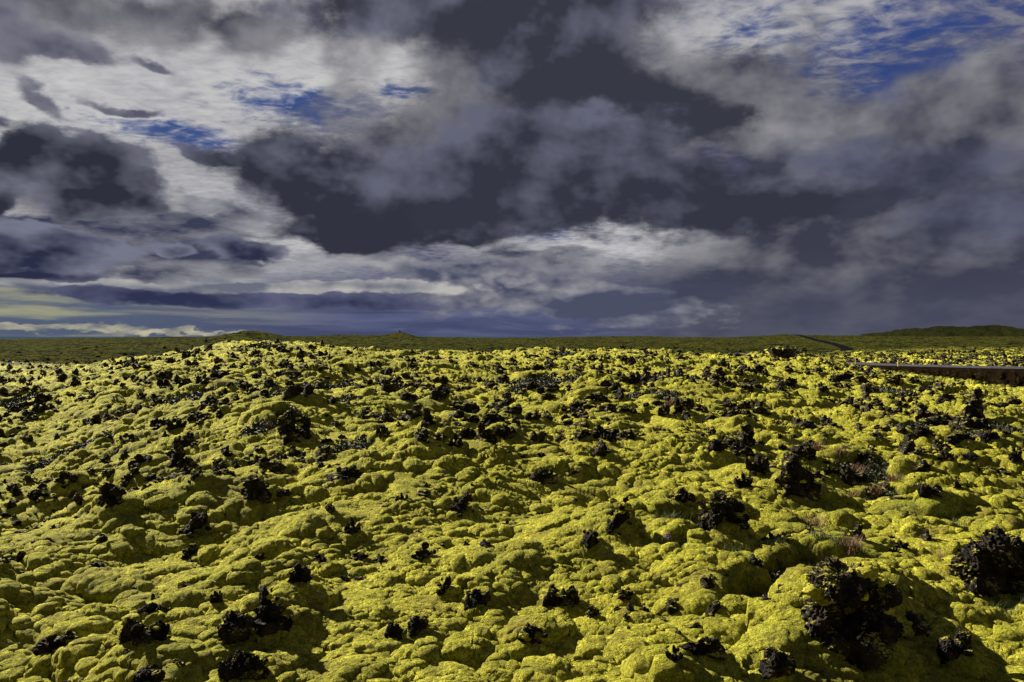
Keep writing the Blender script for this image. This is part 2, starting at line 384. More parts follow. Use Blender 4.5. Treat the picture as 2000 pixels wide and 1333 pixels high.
def lumps(x, y):
    """moss pillows over clinker; returns height, bare mask"""
    big = .30 * perlin(x / 6.3, y / 6.3, 1) + .22 * perlin(x / 2.7, y / 2.7, 2)
    x = x * LK / 1.28 + 40; y = y * LK
    d = np.hypot((x - 40) * 1.28, y) / LK
    wxx = perlin(x / 1.3, y / 1.3, 11) * .34 + perlin(x / .4, y / .4, 13) * .06; wyy = perlin(x / 1.3, y / 1.3, 12) * .34 + perlin(x / .4, y / .4, 14) * .06
    qx, qy = x + wxx, y + wyy
    reg = ss(perlin(x / 3.7 + 9, y / 3.7, 5), -.40, .30)
    amp = .55 + .65 * reg; amp2 = .30 + .85 * ss(perlin(x / 1.9 + 4, y / 1.6, 6) + .5 * perlin(x / .8, y / .8, 7), -.45, .45)
    bl = np.zeros(x.shape)
    ux, uy = qx, qy
    for k_, (sc, am) in enumerate(((1.35, .30), (.72, .22), (.37, .145), (.19, .092), (.10, .042), (.055, .022), (.03, .011))):
        fadeo = 1 - ss(d, 190 * sc + 10, 420 * sc + 30)
        n_ = perlin(ux / sc + 3 * k_, uy / (sc * .84), 200 + k_)
        bl = bl + am * np.sqrt(n_ * n_ + .0005) * (fadeo if k_ > 2 else 1) * (amp if k_ < 2 else amp2 if k_ < 5 else 1)
        ux = ux + .22 * sc * n_; uy = uy - .16 * sc * n_
    f1, f2, cid = worley(qx / 1.05, qy / .9, 21)
    dome = np.sqrt(np.clip(1 - (f1 / .52) ** 2, 0, 1))
    l1 = .36 * np.clip(cid - .45, 0, 1) / .55 * dome * amp
    g1, g2, gid = worley(qx / .47 + 7, qy / .40, 22)
    dome2 = np.sqrt(np.clip(1 - (g1 / .50) ** 2, 0, 1))
    l2 = .19 * np.clip(gid - .5, 0, 1) / .5 * dome2 * amp
    # overlapping domes: keep the higher, not the sum
    h0 = np.maximum(bl, .5 * bl + np.maximum(l1, l2 + .5 * l1))
    l1 = h0; l2 = 0; l3 = 0; wr = 0
    crev = ss(np.abs(perlin(qx / 1.35, qy / 1.13, 200)), .075, .0) * ss(perlin(x / 2.1, y / 2.1, 41), -.15, .20)
    crev2 = ss(np.abs(perlin(qx / .6, qy / .5, 44)), .10, .0) * ss(perlin(x / 1.1, y / 1.1, 42), .02, .32)
    h = big + (l1 + l2 + l3 + wr) * .80 - .28 * crev - .14 * crev2
    bare = np.maximum(crev, crev2) * ss(perlin(x / .11, y / .11, 43) + .55, 0, .5)
    return h, bare, reg
def veg_mask(x, y):
    v = np.zeros(x.shape); n_ = perlin(x / .9, y / .9, 51) * .45 + perlin(x / .3, y / .3, 52) * .25
    for hx, hy, rx, ry in HEATHW:
        r_ = np.sqrt(((x - hx) / rx) ** 2 + ((y - hy) / ry) ** 2)
        v = np.maximum(v, ss(1.0 - r_ + n_ * .8, -.05, .25))
    return v
HEATHW = []
def ground(x, y, full=False):
    x = np.asarray(x, np.float64); y = np.asarray(y, np.float64)
    sh = x.shape; x = x.ravel(); y = y.ravel()
    Z = np.empty(x.shape); M = np.zeros((x.size, 4), np.float32)
    for s in range(0, x.size, 400000):
        a, b = x[s:s + 400000], y[s:s + 400000]
        d = np.hypot(a, b)
        z0 = base(a, b)
        h, bare, reg = lumps(a, b)
        v = veg_mask(a, b)
        rough = 1 - ss(d, 260, 520)
        farn = (1.1 * fbm(a / 38, b / 38, 4, 61) + .35 * fbm(a / 9, b / 9, 3, 65) + .25 * np.abs(perlin(a / 4, b / 4, 68))) * ss(d, 90, 260) * (1 - .5 * ss(d, 600, 1500)) + 3 * fbm(a / 160, b / 160, 3, 70) * ss(d, 1500, 2400)
        crag = np.zeros(a.shape)
        for px, Y, rad in ((492, 450, 16), (470, 450, 14), (515, 450, 14), (330, 430, 22), (1785, 2600, 60)):
            hx, hy = W(px, Y)
            crag = np.maximum(crag, np.exp(-((a - hx) ** 2 + (b - hy) ** 2) / rad ** 2))
        farn = farn + crag * 1.4 * np.abs(perlin(a / 5.5, b / 5.5, 75) + .5 * perlin(a / 2.2, b / 2.2, 76))
        fz = (perlin(a / .055, b / .055, 81) * .0065 + perlin(a / .026, b / .026, 82) * .0035) * (1 - ss(d, 14, 30))
        h = h * (1 - .72 * v * rough) * (rough + .0 * d) * (1 + .35 * ss(d, 60, 140)) + fz * (1 - v)
        z = z0 + h + farn
        rb = np.zeros(a.shape)
        for rx, ry, rr, rh in ROCKBUMP:
            m_ = (np.abs(a - rx) < rr * 2.6) & (np.abs(b - ry) < rr * 2.6)
            if m_.any():
                q = ((a[m_] - rx) ** 2 + (b[m_] - ry) ** 2) / (rr * rr)
                rb[m_] = np.maximum(rb[m_], rh * np.exp(-q * 1.1))
        z = z + rb
        rd, rz = road_mask(a, b)
        emb = 1 - ss(rd, 4.2, 9.5)
        z = z * (1 - emb) + (rz - .16) * emb
        z = z + ss(rd, 4.5, 7) * (1 - ss(rd, 14, 18)) * .30 * fbm(a / 1.4, b / 1.4, 4, 94)
        # hollow clear of the eye and its near surroundings
        z = np.minimum(z, np.where(d < 4.5, .9 + 0 * d, 1e9))
        Z[s:s + 400000] = z
        lava = 1 - ss(b + 14 * perlin(a / 30, b / 30, 91) + 7 * perlin(a / 9, b / 9, 92), 150, 215) * ss(-np.abs(a - 95) + 0, -200, 0) * 0 - ss(d + 26 * fbm(a / 30, b / 30, 3, 91), 105, 190)
        M[s:s + 400000, 0] = bare * rough * (1 - emb)
        M[s:s + 400000, 1] = v
        M[s:s + 400000, 2] = np.maximum(1 - np.clip(lava, 0, 1), .55 * ss(d + 12 * fbm(a / 9, b / 9, 3, 96), 34, 62))
        M[s:s + 400000, 3] = (1 - ss(rd, 11, 15)) * (1 - ss(d, 170, 230))
    if full: return Z.reshape(sh), M
    return Z.reshape(sh)
def hit(px, py):
    """where the line of sight through a photo pixel first meets the ground"""
    Y = np.exp(np.linspace(math.log(3.0), math.log(2500), 1600))
    x = (px - 1000) / F * Y
    z = EYE - (py - HOR) / F * Y
    g = base(x, Y) + .15
    i = int(np.argmax(g >= z)) if (g >= z).any() else 900
    return x[i], Y[i]
for px, py, rx, ry in HEATH:
    hx, hy = hit(px, py)
    _, y1 = hit(px, py - ry); _, y2 = hit(px, py + ry)
    y1 = min(y1, hy * 1.35)
    HEATHW.append((hx, (y1 + y2) / 2, rx / F * hy, max((y1 - y2) / 2, .25)))

# ------------------------------------------------------------------ materials
def new_mat(name):
    m = bpy.data.materials.new(name); m.use_nodes = True
    S.nt = m.node_tree; S.nt.nodes.clear()
    out = node('ShaderNodeOutputMaterial'); b = node('ShaderNodeBsdfPrincipled')
    link(b.outputs[0], out.inputs[0])
    return m, b
def bump(h, b, strength, dist):
    n = node('ShaderNodeBump'); n.inputs['Strength'].default_value = strength; n.inputs['Distance'].default_value = dist
    link(h, n.inputs['Height']); link(n.outputs[0], b.inputs['Normal'])
def objco():
    return S(node('ShaderNodeTexCoord').outputs['Object'])

m_ground, b = new_mat('moss')
co = objco()
at = node('ShaderNodeAttribute', attribute_name='mask'); asep = node('ShaderNodeSeparateColor'); link(at.outputs['Color'], asep.inputs[0])
bare, veg, far_ = (S(asep.outputs[i]) for i in range(3)); emb = S(at.outputs['Alpha'])
n1 = noise(co, 1.1, 5, .6); n2 = noise(co, 9.0, 5, .65); n3 = noise(co, 75.0, 3, .7); n4 = noise(co, .28, 3)
n5 = noise(co, 28.0, 4, .7); n6 = noise(co, 12.0, 3, .6)
moss = mix(sstep(n2 * .6 + n1 * .4, .40, .64), (.30, .30, .015), (.80, .74, .066))
moss = mix(sstep(n4, .52, .70) * .45, moss, (.24, .29, .022))
moss = mix(sstep(noise(co, 1.7, 6, .72), .50, .66) * .8, moss, (.15, .11, .020))
moss = mix(sstep(noise(co, .55, 6, .7), .50, .64) * .6, moss, (.12, .14, .014))
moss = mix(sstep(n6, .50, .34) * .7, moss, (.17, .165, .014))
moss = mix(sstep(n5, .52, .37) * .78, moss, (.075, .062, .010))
moss = mix(sstep(n3, .53, .38) * .7, moss, (.08, .068, .014))
grn = mix(sstep(n2, .35, .65), (.018, .026, .006), (.060, .075, .014))
grn = mix(sstep(noise(co, 3.0, 4), .55, .7) * .6, grn, (.07, .045, .018))
rockc = mix(n3, (.010, .009, .008), (.034, .028, .022))
nf = noise(co, .06, 6, .6); nf2 = noise(co, .35, 5, .65)
farc = mix(sstep(nf2 * .65 + nf * .35, .42, .58), (.05, .065, .010), (.66, .62, .055))
farc = mix(sstep(noise(co, .9, 4, .7), .50, .60) * .8, farc, (.012, .013, .007))
farc = mix(sstep(nf, .56, .70) * .8, farc, (.030, .045, .012))
cs = node('ShaderNodeSeparateXYZ'); link(co, cs.inputs[0])
farc = mix(sstep(S(cs.outputs[1]), 1500.0, 2300.0) * .7, farc, mix(nf, (.02, .028, .010), (.10, .12, .02)))
embc = mix(sstep(n2, .4, .6), (.0035, .0025, .0015), (.014, .009, .004))
cc = mix(far_, moss, farc)
cc = mix(veg, cc, grn); cc = mix(bare, cc, rockc); embc = mix(sstep(noise(co, 1.3, 5, .7), .58, .66) * .6, embc, (.05, .045, .008))
cc = mix(emb, cc, embc)
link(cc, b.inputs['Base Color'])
b.inputs['Roughness'].default_value = .95; link((1.0 - emb) * .1, b.inputs['Specular IOR Level'])
link((1.0 - emb) * (1.0 - bare) * (1.0 - far_) * (1.0 - veg) * .25, b.inputs['Sheen Weight']); b.inputs['Sheen Roughness'].default_value = .6
b.inputs['Sheen Tint'].default_value = (.9, .85, .12, 1)
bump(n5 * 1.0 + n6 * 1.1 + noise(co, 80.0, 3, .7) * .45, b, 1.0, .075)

m_rock, b = new_mat('lava')
co = objco()
r1 = noise(co, 7, 6, .65); r2 = noise(co, 40, 4, .7); r3 = noise(co, 2.2, 3)
vo = node('ShaderNodeTexVoronoi'); link(co, vo.inputs['Vector']); vo.inputs['Scale'].default_value = 26
rc = mix(sstep(r1, .35, .68), (.008, .0068, .0058), (.042, .032, .023))
rc = mix(sstep(r3 + (r2 - .5) * .4, .54, .66) * .55, rc, (.075, .055, .035))
spk = S.m('MULTIPLY', sstep(S(vo.outputs['Distance']), .24, .12), sstep(noise(co, 5, 3), .48, .60))
rc = mix(spk * .85, rc, (.22, .21, .18))
ge = node('ShaderNodeNewGeometry'); gs = node('ShaderNodeSeparateXYZ'); link(ge.outputs['Normal'], gs.inputs[0])
grow = sstep(S(gs.outputs[2]) * .55 + (noise(co, 4.2, 5, .6) - .5) * 2.4, .44, .60)
rc = mix(grow * .9, rc, mix(sstep(r2, .35, .65), (.16, .14, .025), (.46, .42, .06)))
link(rc, b.inputs['Base Color']); b.inputs['Roughness'].default_value = .9; b.inputs['Specular IOR Level'].default_value = .10
bump(r2 * .5 + noise(co, 16, 5, .7), b, 1.0, .045)

m_cush, b = new_mat('moss_cushion')
co = objco()
n2 = noise(co, 8, 5, .65); n3 = noise(co, 75, 3, .7)
mc = mix(sstep(n2, .36, .62), (.26, .24, .022), (.50, .46, .055)); mc = mix(sstep(n3, .60, .40) * .6, mc, (.17, .155, .018))
mc = mix(sstep(noise(co, 3.1, 5, .7), .55, .68) * .6, mc, (.14, .09, .03))
link(mc, b.inputs['Base Color']); b.inputs['Roughness'].default_value = .95; b.inputs['Specular IOR Level'].default_value = .1
bump(noise(co, 45, 4, .7), b, .9, .02)

def plain(name, a, c_, scale=6, rough=.8, spec=.5):
    m, b = new_mat(name); co = objco()
    link(mix(sstep(noise(co, scale, 5, .65), .35, .65), a, c_), b.inputs['Base Color']); b.inputs['Roughness'].default_value = rough; b.inputs['Specular IOR Level'].default_value = spec
    return m
m_road = plain('asphalt', (.028, .026, .032), (.046, .043, .052), 2.0, .9, .1)
m_yellow = plain('yellow_paint', (.62, .52, .05), (.75, .62, .08), 20, .5)
m_white = plain('reflector', (.6, .6, .6), (.8, .8, .8), 20, .3)
m_stone = plain('stone', (.03, .028, .025), (.06, .055, .045), 5)
m_leaf = plain('heath_leaf', (.022, .026, .006), (.060, .064, .014), 3)
m_dry = plain('dry_grass', (.10, .050, .020), (.22, .13, .045), 9)
m_green = plain('green_grass', (.035, .055, .010), (.10, .12, .025), 4)
m_purple = plain('purple_petal', (.10, .02, .22), (.18, .05, .35), 20)
m_shade_cloud = plain('shade_cloud', (.75, .75, .78), (.85, .85, .87), .003, 1.0)
m_sea = plain('sea', (.02, .03, .05), (.03, .045, .07), .01, .9, 0.0)
# thin enough to let a little sunlight through
S.nt = m_shade_cloud.node_tree
_o = [n for n in S.nt.nodes if n.type == 'OUTPUT_MATERIAL'][0]; _p = [n for n in S.nt.nodes if n.type == 'BSDF_PRINCIPLED'][0]
_t = node('ShaderNodeBsdfTransparent'); _m = node('ShaderNodeMixShader'); _m.inputs[0].default_value = .2
link(_p.outputs[0], _m.inputs[1]); link(_t.outputs[0], _m.inputs[2]); link(_m.outputs[0], _o.inputs[0])

# ------------------------------------------------------------------ mesh helpers
def mesh_np(name, v, f, mat, smooth=True, parent=None, link_it=True):
    me = bpy.data.meshes.new(name)
    v = np.asarray(v, np.float32); f = np.asarray(f, np.int32); k = f.shape[1]
    me.vertices.add(len(v)); me.vertices.foreach_set('co', v.ravel())
    me.loops.add(f.size); me.loops.foreach_set('vertex_index', f.ravel())
    me.polygons.add(len(f)); me.polygons.foreach_set('loop_start', np.arange(0, f.size, k, dtype=np.int32))
    me.polygons.foreach_set('use_smooth', np.full(len(f), smooth, bool))
    me.update(calc_edges=True); me.validate()
    me.materials.append(mat)
    if not link_it: return me
    o = bpy.data.objects.new(name, me); col.objects.link(o)
    if parent: o.parent = parent
    return o
def tag(o, label=None, cat=None, group=None, kind=None):
    if label: o['label'] = label
    if cat: o['category'] = cat
    if group: o['group'] = group
    if kind: o['kind'] = kind
    return o
def thing(name, loc, label, cat, group=None):
    o = bpy.data.objects.new(name, None); col.objects.link(o); o.location = loc; o.empty_display_size = .1
    return tag(o, label, cat, group)

# ------------------------------------------------------------------ rocks: where they stand
# (photo column centre, base row, width, height, shape, moss cushions, label)
HERO = [
    (1680, 1312, 160, 215, 'stack', 8, 'hulking black lava outcrop with mossy ledges in the near foreground', 'the hulking mossy-ledged outcrop'),
    (1978, 1182, 150, 118, 'stack', 5, 'broad ragged black lava outcrop beyond the hulking outcrop, cut off by the frame', 'the broad ragged outcrop'),
    (1793, 1262, 85, 62, 'low', 1, 'low dark lava block tucked beside the hulking mossy-ledged outcrop', 'the low tucked-in block'),
    (1880, 1315, 85, 62, 'twin', 0, 'double-humped black lava rock low on the slope nearest the camera', 'the double-humped near rock'),
    (1564, 990, 100, 106, 'tower', 2, 'tall ragged black lava tower leaning up from the moss, highest on the right slope', 'the tall ragged tower'),
    (1342, 1022, 75, 75, 'stack', 2, 'upright black lava rock with a mossy shoulder below the right slope', 'the upright moss-shouldered rock'),
    (1418, 1048, 105, 92, 'stack', 5, 'pointed lava rock draped with moss beside green ground cover', 'the pointed moss-draped rock'),
    (1484, 940, 62, 50, 'jag', 0, 'jagged black lava rock just left of the tall ragged tower', 'the jagged rock by the tower'),
    (1455, 966, 50, 40, 'jag', 0, 'low jagged black lava rock in front of the one beside the tower', 'the low jagged rock'),
    (1405, 896, 44, 44, 'block', 0, 'blocky black lava rock speckled pale with lichen on mid slope', 'the pale-speckled block'),
    (1212, 1058, 62, 92, 'lean', 3, 'long leaning slab of dark lava with moss over its right flank', 'the long leaning slab'),
    (1154, 1088, 50, 48, 'round', 0, 'rounded black lava ball perched on a moss swell', 'the rounded perched ball'),
    (1064, 956, 60, 40, 'low', 0, 'squat black lava rock on the central moss hump', 'the squat hump rock'),
    (1119, 940, 48, 36, 'low', 0, 'squat dark lava rock just right of the squat hump rock', 'the second squat rock'),
    (903, 1016, 58, 56, 'lean', 0, 'black lava wedge tilted to the right in thick moss', 'the tilted wedge'),
    (768, 920, 84, 40, 'low', 1, 'wide black lava opening capped with moss on the left centre slope', 'the wide moss-capped rock'),
    (673, 952, 92, 46, 'low', 0, 'wide ragged black lava rock on the left centre slope', 'the wide ragged rock'),
    (517, 1262, 90, 102, 'tower', 1, 'tall knobbly black lava boulder near the lower left', 'the tall knobbly boulder'),
    (455, 1268, 84, 52, 'block', 1, 'moss-topped black lava block touching the tall knobbly boulder', 'the moss-topped block'),
    (262, 1304, 104, 60, 'twin', 1, 'chunky black lava rock in two halves in the lower left moss', 'the two-halved rock'),
    (293, 1226, 70, 58, 'block', 0, 'brownish blocky lava rock stacked in rounded pieces', 'the brownish blocky rock'),
    (470, 1348, 104, 66, 'stack', 4, 'wide lava heap with moss on its top at the very bottom of the slope', 'the wide mossy heap'),
    (105, 1294, 86, 58, 'low', 0, 'dark lava rock showing under a broad moss dome', 'the rock under the moss dome'),
    (280, 1345, 62, 44, 'block', 0, 'dark lava lump closest to the camera below the two-halved rock', 'the lump closest to the camera'),
    (418, 1192, 34, 34, 'jag', 0, 'small pointed black lava rock above the moss-topped block', 'the small pointed rock'),
    (582, 1156, 50, 56, 'block', 0, 'blocky black lava rock leaning out of a moss bank', 'the bank rock'),
    (868, 1178, 42, 50, 'lean', 0, 'narrow black lava shard standing in a moss hollow', 'the narrow shard'),
    (932, 1204, 62, 50, 'block', 0, 'square-cut black lava rock framed by moss pillows', 'the square-cut rock'),
    (767, 1256, 44, 46, 'block', 0, 'left one of two small black lava rocks under one moss pillow', 'the left paired rock'),
    (814, 1256, 48, 50, 'block', 0, 'right one of two small black lava rocks under one moss pillow', 'the right paired rock'),
    (1040, 1290, 80, 62, 'stack', 3, 'dark lava patch peering from a big moss-covered boulder', 'the moss-wrapped boulder'),
    (1100, 1192, 88, 46, 'twin', 1, 'pair-lobed black lava rock with a moss bead between its lobes', 'the pair-lobed rock'),
    (1382, 1300, 80, 56, 'low', 1, 'ragged black lava rock in front of green ground cover', 'the ragged front rock'),
    (1530, 1350, 90, 66, 'block', 0, 'dark lava boulder at the foot of the hulking outcrop', 'the foot boulder'),
    (1322, 1312, 46, 42, 'jag', 0, 'small craggy black lava rock left of the ragged front rock', 'the small craggy rock'),
    (1482, 1120, 38, 44, 'tower', 0, 'stubby upright black lava rock beside the leafy green patch', 'the stubby upright rock'),
    (1518, 1128, 32, 32, 'jag', 0, 'small brownish lava rock right of the stubby upright rock', 'the small brownish rock'),
    (1770, 982, 66, 44, 'stack', 5, 'dark lava rock topped with rounded moss pads right of the grassy hollow', 'the pad-topped rock'),
    (1826, 982, 50, 38, 'twin', 0, 'two-horned black lava rock right of the pad-topped rock', 'the two-horned rock'),
    (1875, 960, 20, 22, 'tower', 0, 'small upright black lava stub on the open right slope', 'the small open-slope stub'),
    (1905, 906, 34, 24, 'low', 0, 'small flat black lava rock high on the open right slope', 'the small flat rock'),
    (1690, 912, 46, 30, 'low', 1, 'mossy-edged lava rock above the reddish grass hollow', 'the rock above the grass hollow'),
    (1990, 915, 36, 44, 'jag', 0, 'dark jagged lava rock at the far edge of the right slope', 'the edge rock'),
    (68, 1068, 66, 42, 'low', 0, 'low dark lava rock at the mouth of the left hollow', 'the low hollow rock'),
    (208, 1006, 64, 76, 'stack', 1, 'craggy heap of black lava on the flank of the left slope', 'the craggy flank heap'),
    (122, 966, 46, 56, 'stack', 0, 'dark lava heap below the heath patch on the left', 'the heap below the heath'),
    (272, 918, 58, 38, 'block', 0, 'chunky black lava rock high on the left slope', 'the chunky left rock'),
    (377, 962, 36, 78, 'tower', 0, 'slim standing black lava column on the left slope', 'the slim column'),
    (494, 994, 64, 66, 'stack', 1, 'ragged black lava heap on the brow of the left slope', 'the ragged brow heap'),
    (372, 1060, 70, 52, 'lean', 0, 'sloping black lava rock partly roofed by moss', 'the moss-roofed rock'),
    (686, 1058, 44, 44, 'jag', 0, 'craggy black lava rock with pale flecks left of centre', 'the pale-flecked crag'),
    (784, 980, 38, 24, 'jag', 0, 'small spiky black lava rock among moss pillows', 'the small spiky rock'),
    (570, 872, 74, 78, 'stack', 2, 'big dark lava mass with a mossy saddle on the left ridge', 'the big saddle rock'),
    (580, 790, 62, 38, 'twin', 0, 'broad craggy black lava rock on the left ridge top', 'the broad ridge rock'),
    (836, 838, 36, 40, 'tower', 0, 'brown-black upright lava rock in the middle distance', 'the brown-black upright rock'),
    (855, 786, 42, 26, 'block', 0, 'blocky black lava rock in the middle distance', 'the middle-distance block'),
    (800, 788, 36, 24, 'low', 0, 'low black lava rock just left of the middle-distance block', 'the low middle rock'),
    (868, 760, 26, 30, 'mush', 0, 'mushroom-shaped black lava rock in the middle distance', 'the mushroom-shaped rock'),
    (988, 866, 60, 34, 'jag', 0, 'spread-out jagged black lava rock near the central hump', 'the spread-out rock'),
    (912, 862, 40, 28, 'block', 0, 'humped black lava rock left of the spread-out jagged rock', 'the humped rock'),
    (745, 862, 34, 24, 'jag', 0, 'star-shaped spiky black lava rock left of centre', 'the star-shaped rock'),
    (890, 880, 36, 34, 'jag', 0, 'ragged black lava rock in front of the humped rock', 'the ragged fronting rock'),
    (1328, 818, 30, 38, 'tower', 1, 'tall rust-edged lava rock beside reddish grass on the heath rim', 'the rust-edged rock'),
    (1541, 688, 24, 20, 'block', 0, 'knob of black lava crowning the outcrop on the skyline crest', 'the crest knob'),
    (1532, 700, 60, 26, 'stack', 0, 'wide black lava outcrop on the crest under the skyline knob', 'the crest outcrop'),
    (1645, 744, 42, 28, 'stack', 0, 'large black lava rock near the crest above the right slope', 'the large crest rock'),
    (1264, 746, 26, 30, 'tower', 0, 'upright black lava rock with a knob near the crest', 'the knobbed crest rock'),
    (730, 716, 34, 18, 'twin', 0, 'double black lava rock standing out near the left crest', 'the double crest rock'),
    (205, 802, 44, 20, 'block', 0, 'wide black lava rock with a ragged top on the far left slope', 'the ragged-topped left rock'),
    (278, 790, 50, 24, 'twin', 0, 'lava rock with a moss saddle on the far left slope', 'the moss-saddled left rock'),
    (1860, 790, 52, 24, 'low', 0, 'wide black lava rock high on the right shoulder', 'the wide shoulder rock'),
    (1810, 856, 40, 30, 'stack', 0, 'stout black lava rock on the right shoulder', 'the stout shoulder rock'),
    (1610, 772, 28, 22, 'tower', 0, 'humpbacked black lava rock below the large crest rock', 'the humpbacked rock'),
    (1370, 790, 44, 24, 'low', 0, 'broken-topped black lava rock right of the rust-edged rock', 'the broken-topped rock'),
    (1195, 872, 26, 24, 'jag', 0, 'small dark lava rock right of the central hump', 'the small mid rock'),
    (1040, 826, 32, 22, 'twin', 0, 'two-peaked black lava rock behind the central hump', 'the two-peaked rock'),
    (1940, 868, 40, 26, 'stack', 0, 'shaggy black lava rock by the heath on the right shoulder', 'the shaggy rock'),
]
ROCKS = []      # dicts
def ray_ground(px, py):
    x0, Y0 = hit(px, py)
    Y = Y0 * np.exp(np.linspace(-.45, .30, 500)); x = (px - 1000) / F * Y
    g = ground(x, Y); z = EYE - (py - HOR) / F * Y
    i = int(np.argmax(g >= z)) if (g >= z).any() else 300
    return x[i], Y[i]
for (px, py, w, h, shape, cush, label, short) in HERO:
    x, Y = ray_ground(px, py)
    s = Y / F
    ROCKS.append(dict(x=x, y=Y + w * s * .25, w=w * s * (1.1 if w * h > 12000 else .90), h=h * s * (1.08 if w * h > 12000 else .92), shape=shape, cush=cush, label=label, short=short, px=px, py=py, hero=True))
for r_ in ROCKS:
    if r_['y'] < 30: ROCKBUMP.append((r_['x'], r_['y'] + r_['w'] * .45, r_['w'] * .85, min(.22, r_['h'] * .30)))
# scattered ones
cand = []
def scatter(n, ymin, ymax, smin, smax, thr, seed, pxlo=-150, pxhi=2150, power=1.0):
    rg = np.random.default_rng(seed)
    Y = (ymin ** (1 - power) + rg.random(n) * (ymax ** (1 - power) - ymin ** (1 - power))) ** (1 / (1 - power)) if power != 1 else ymin * (ymax / ymin) ** rg.random(n)
    px = rg.uniform(pxlo, pxhi, n); x = (px - 1000) / F * Y
    cl = perlin(x / 3.5, Y / 3.5, 101) + .6 * perlin(x / 1.3, Y / 1.3, 102) + rg.normal(0, .15, n)
    keep = cl > thr
    sz = smin + (smax - smin) * rg.random(n) ** 2.2
    hd, _ = road_mask(x, Y)
    for i in np.nonzero(keep & (hd > 12))[0]:
        cand.append((x[i], Y[i], sz[i]))
scatter(800, 6.5, 16, .05, .24, -.05, 1)
scatter(2300, 14, 28, .08, .42, -.02, 2)
scatter(5800, 19, 72, .12, .60, -.01, 3, power=0.1)
scatter(3800, 24, 72, .12, .45, .10, 33, power=0.2)
scatter(1700, 66, 230, .25, 1.0, .1, 4, power=.5)
scatter(3800, 108, 250, .4, 1.3, -.1, 5, 1550, 2200, power=.5)
scatter(2600, 150, 420, .5, 1.7, .15, 6, power=.5)
scatter(1200, 100, 240, .3, 1.0, .0, 7, -100, 500, power=.5)
ok = []
for x, y, s in cand:
    if any((x - r_['x']) ** 2 + (y - r_['y']) ** 2 < (r_['w'] * .75 + s * .4) ** 2 for r_ in ROCKS): continue
    ok.append((x, y, s))
cand = ok
cx = np.array([c_[0] for c_ in cand]); cy = np.array([c_[1] for c_ in cand])
bv = base(cx, cy)
# seen by the camera? compare with the smooth land in front
def visible(x, y, z):
    t = np.linspace(.05, .97, 60)[:, None]
    g = base(x[None] * t, y[None] * t)
    return ((EYE + (z - EYE) * t) > g - .15).all(0)
vis = visible(cx, cy, bv + .5) & (np.abs(cx / cy) < .72)
app = np.array([c_[2] for c_ in cand]) / cy
order = np.argsort(-np.where(vis, app, -1))
N_IND = 296 - len(ROCKS)
vegc = veg_mask(cx, cy)
ind = [i for i in order if vegc[i] < .4][:N_IND]
rest = [i for i in range(len(cand)) if i not in set(ind) and vegc[i] < .5]

# ------------------------------------------------------------------ ground mesh
def angles():
    dense = np.linspace(R(-41), R(41), 1500)
    mid_l = np.linspace(R(-70), R(-41), 160, endpoint=False); mid_r = np.linspace(R(70), R(41), 160, endpoint=False)[::-1]
    bl = np.linspace(R(-180), R(-70), 110, endpoint=False); br = np.linspace(R(180), R(70), 110, endpoint=False)[::-1]
    return np.concatenate([bl, mid_l, dense, mid_r, br])
rad = [1.2]
while rad[-1] < 7000:
    d = rad[-1]
    k = .02 if d < 4.5 else .0021 if d < 14 else .0027 if d < 30 else .0034 if d < 80 else .005 if d < 260 else .010 if d < 1300 else .02
    rad.append(d * (1 + k))
rad = np.array(rad); ang = angles()
RA, AN = np.meshgrid(rad, ang, indexing='ij')
X, Yg = RA * np.sin(AN), RA * np.cos(AN)
Z, M = ground(X, Yg, True)
# puff the pillows out sideways so that they overhang their creases a little
dZr = np.gradient(Z, axis=0) / np.maximum(np.gradient(RA, axis=0), 1e-6)
dZa = np.gradient(Z, axis=1) / np.maximum(np.gradient(AN, axis=1) * RA, 1e-6)
for _ in range(2):
    for g_ in (dZr, dZa):
        g_[1:-1] = (g_[:-2] + 2 * g_[1:-1] + g_[2:]) / 4; g_[:, 1:-1] = (g_[:, :-2] + 2 * g_[:, 1:-1] + g_[:, 2:]) / 4
kk = .055 * (1 - ss(RA, 25, 60))
dZr = np.clip(dZr, -1.6, 1.6) * kk; dZa = np.clip(dZa, -1.6, 1.6) * kk
X = X - dZr * np.sin(AN) - dZa * np.cos(AN); Yg = Yg - dZr * np.cos(AN) + dZa * np.sin(AN)
nr, na = X.shape
i0 = (np.arange(nr - 1)[:, None] * na + np.arange(na - 1)[None, :]).ravel()
fq = np.stack([i0, i0 + 1, i0 + na + 1, i0 + na], 1)[:, ::-1]
wrap = np.arange(nr - 1) * na + na - 1
fw = np.stack([wrap, wrap - na + 1, wrap + 1, wrap + na], 1)[:, ::-1]
V = np.stack([X.ravel(), Yg.ravel(), Z.ravel()], 1)
V = np.vstack([V, [[0, 0, .0]]])
M = np.vstack([M, M[:1]])
ground_o = mesh_np('ground', V, np.vstack([fq, fw]), m_ground)
ca = ground_o.data.color_attributes.new('mask', 'FLOAT_COLOR', 'POINT')
ca.data.foreach_set('color', M[:len(V)].astype(np.float32).ravel())
tag(ground_o, kind='structure')
print('ground verts', len(V))

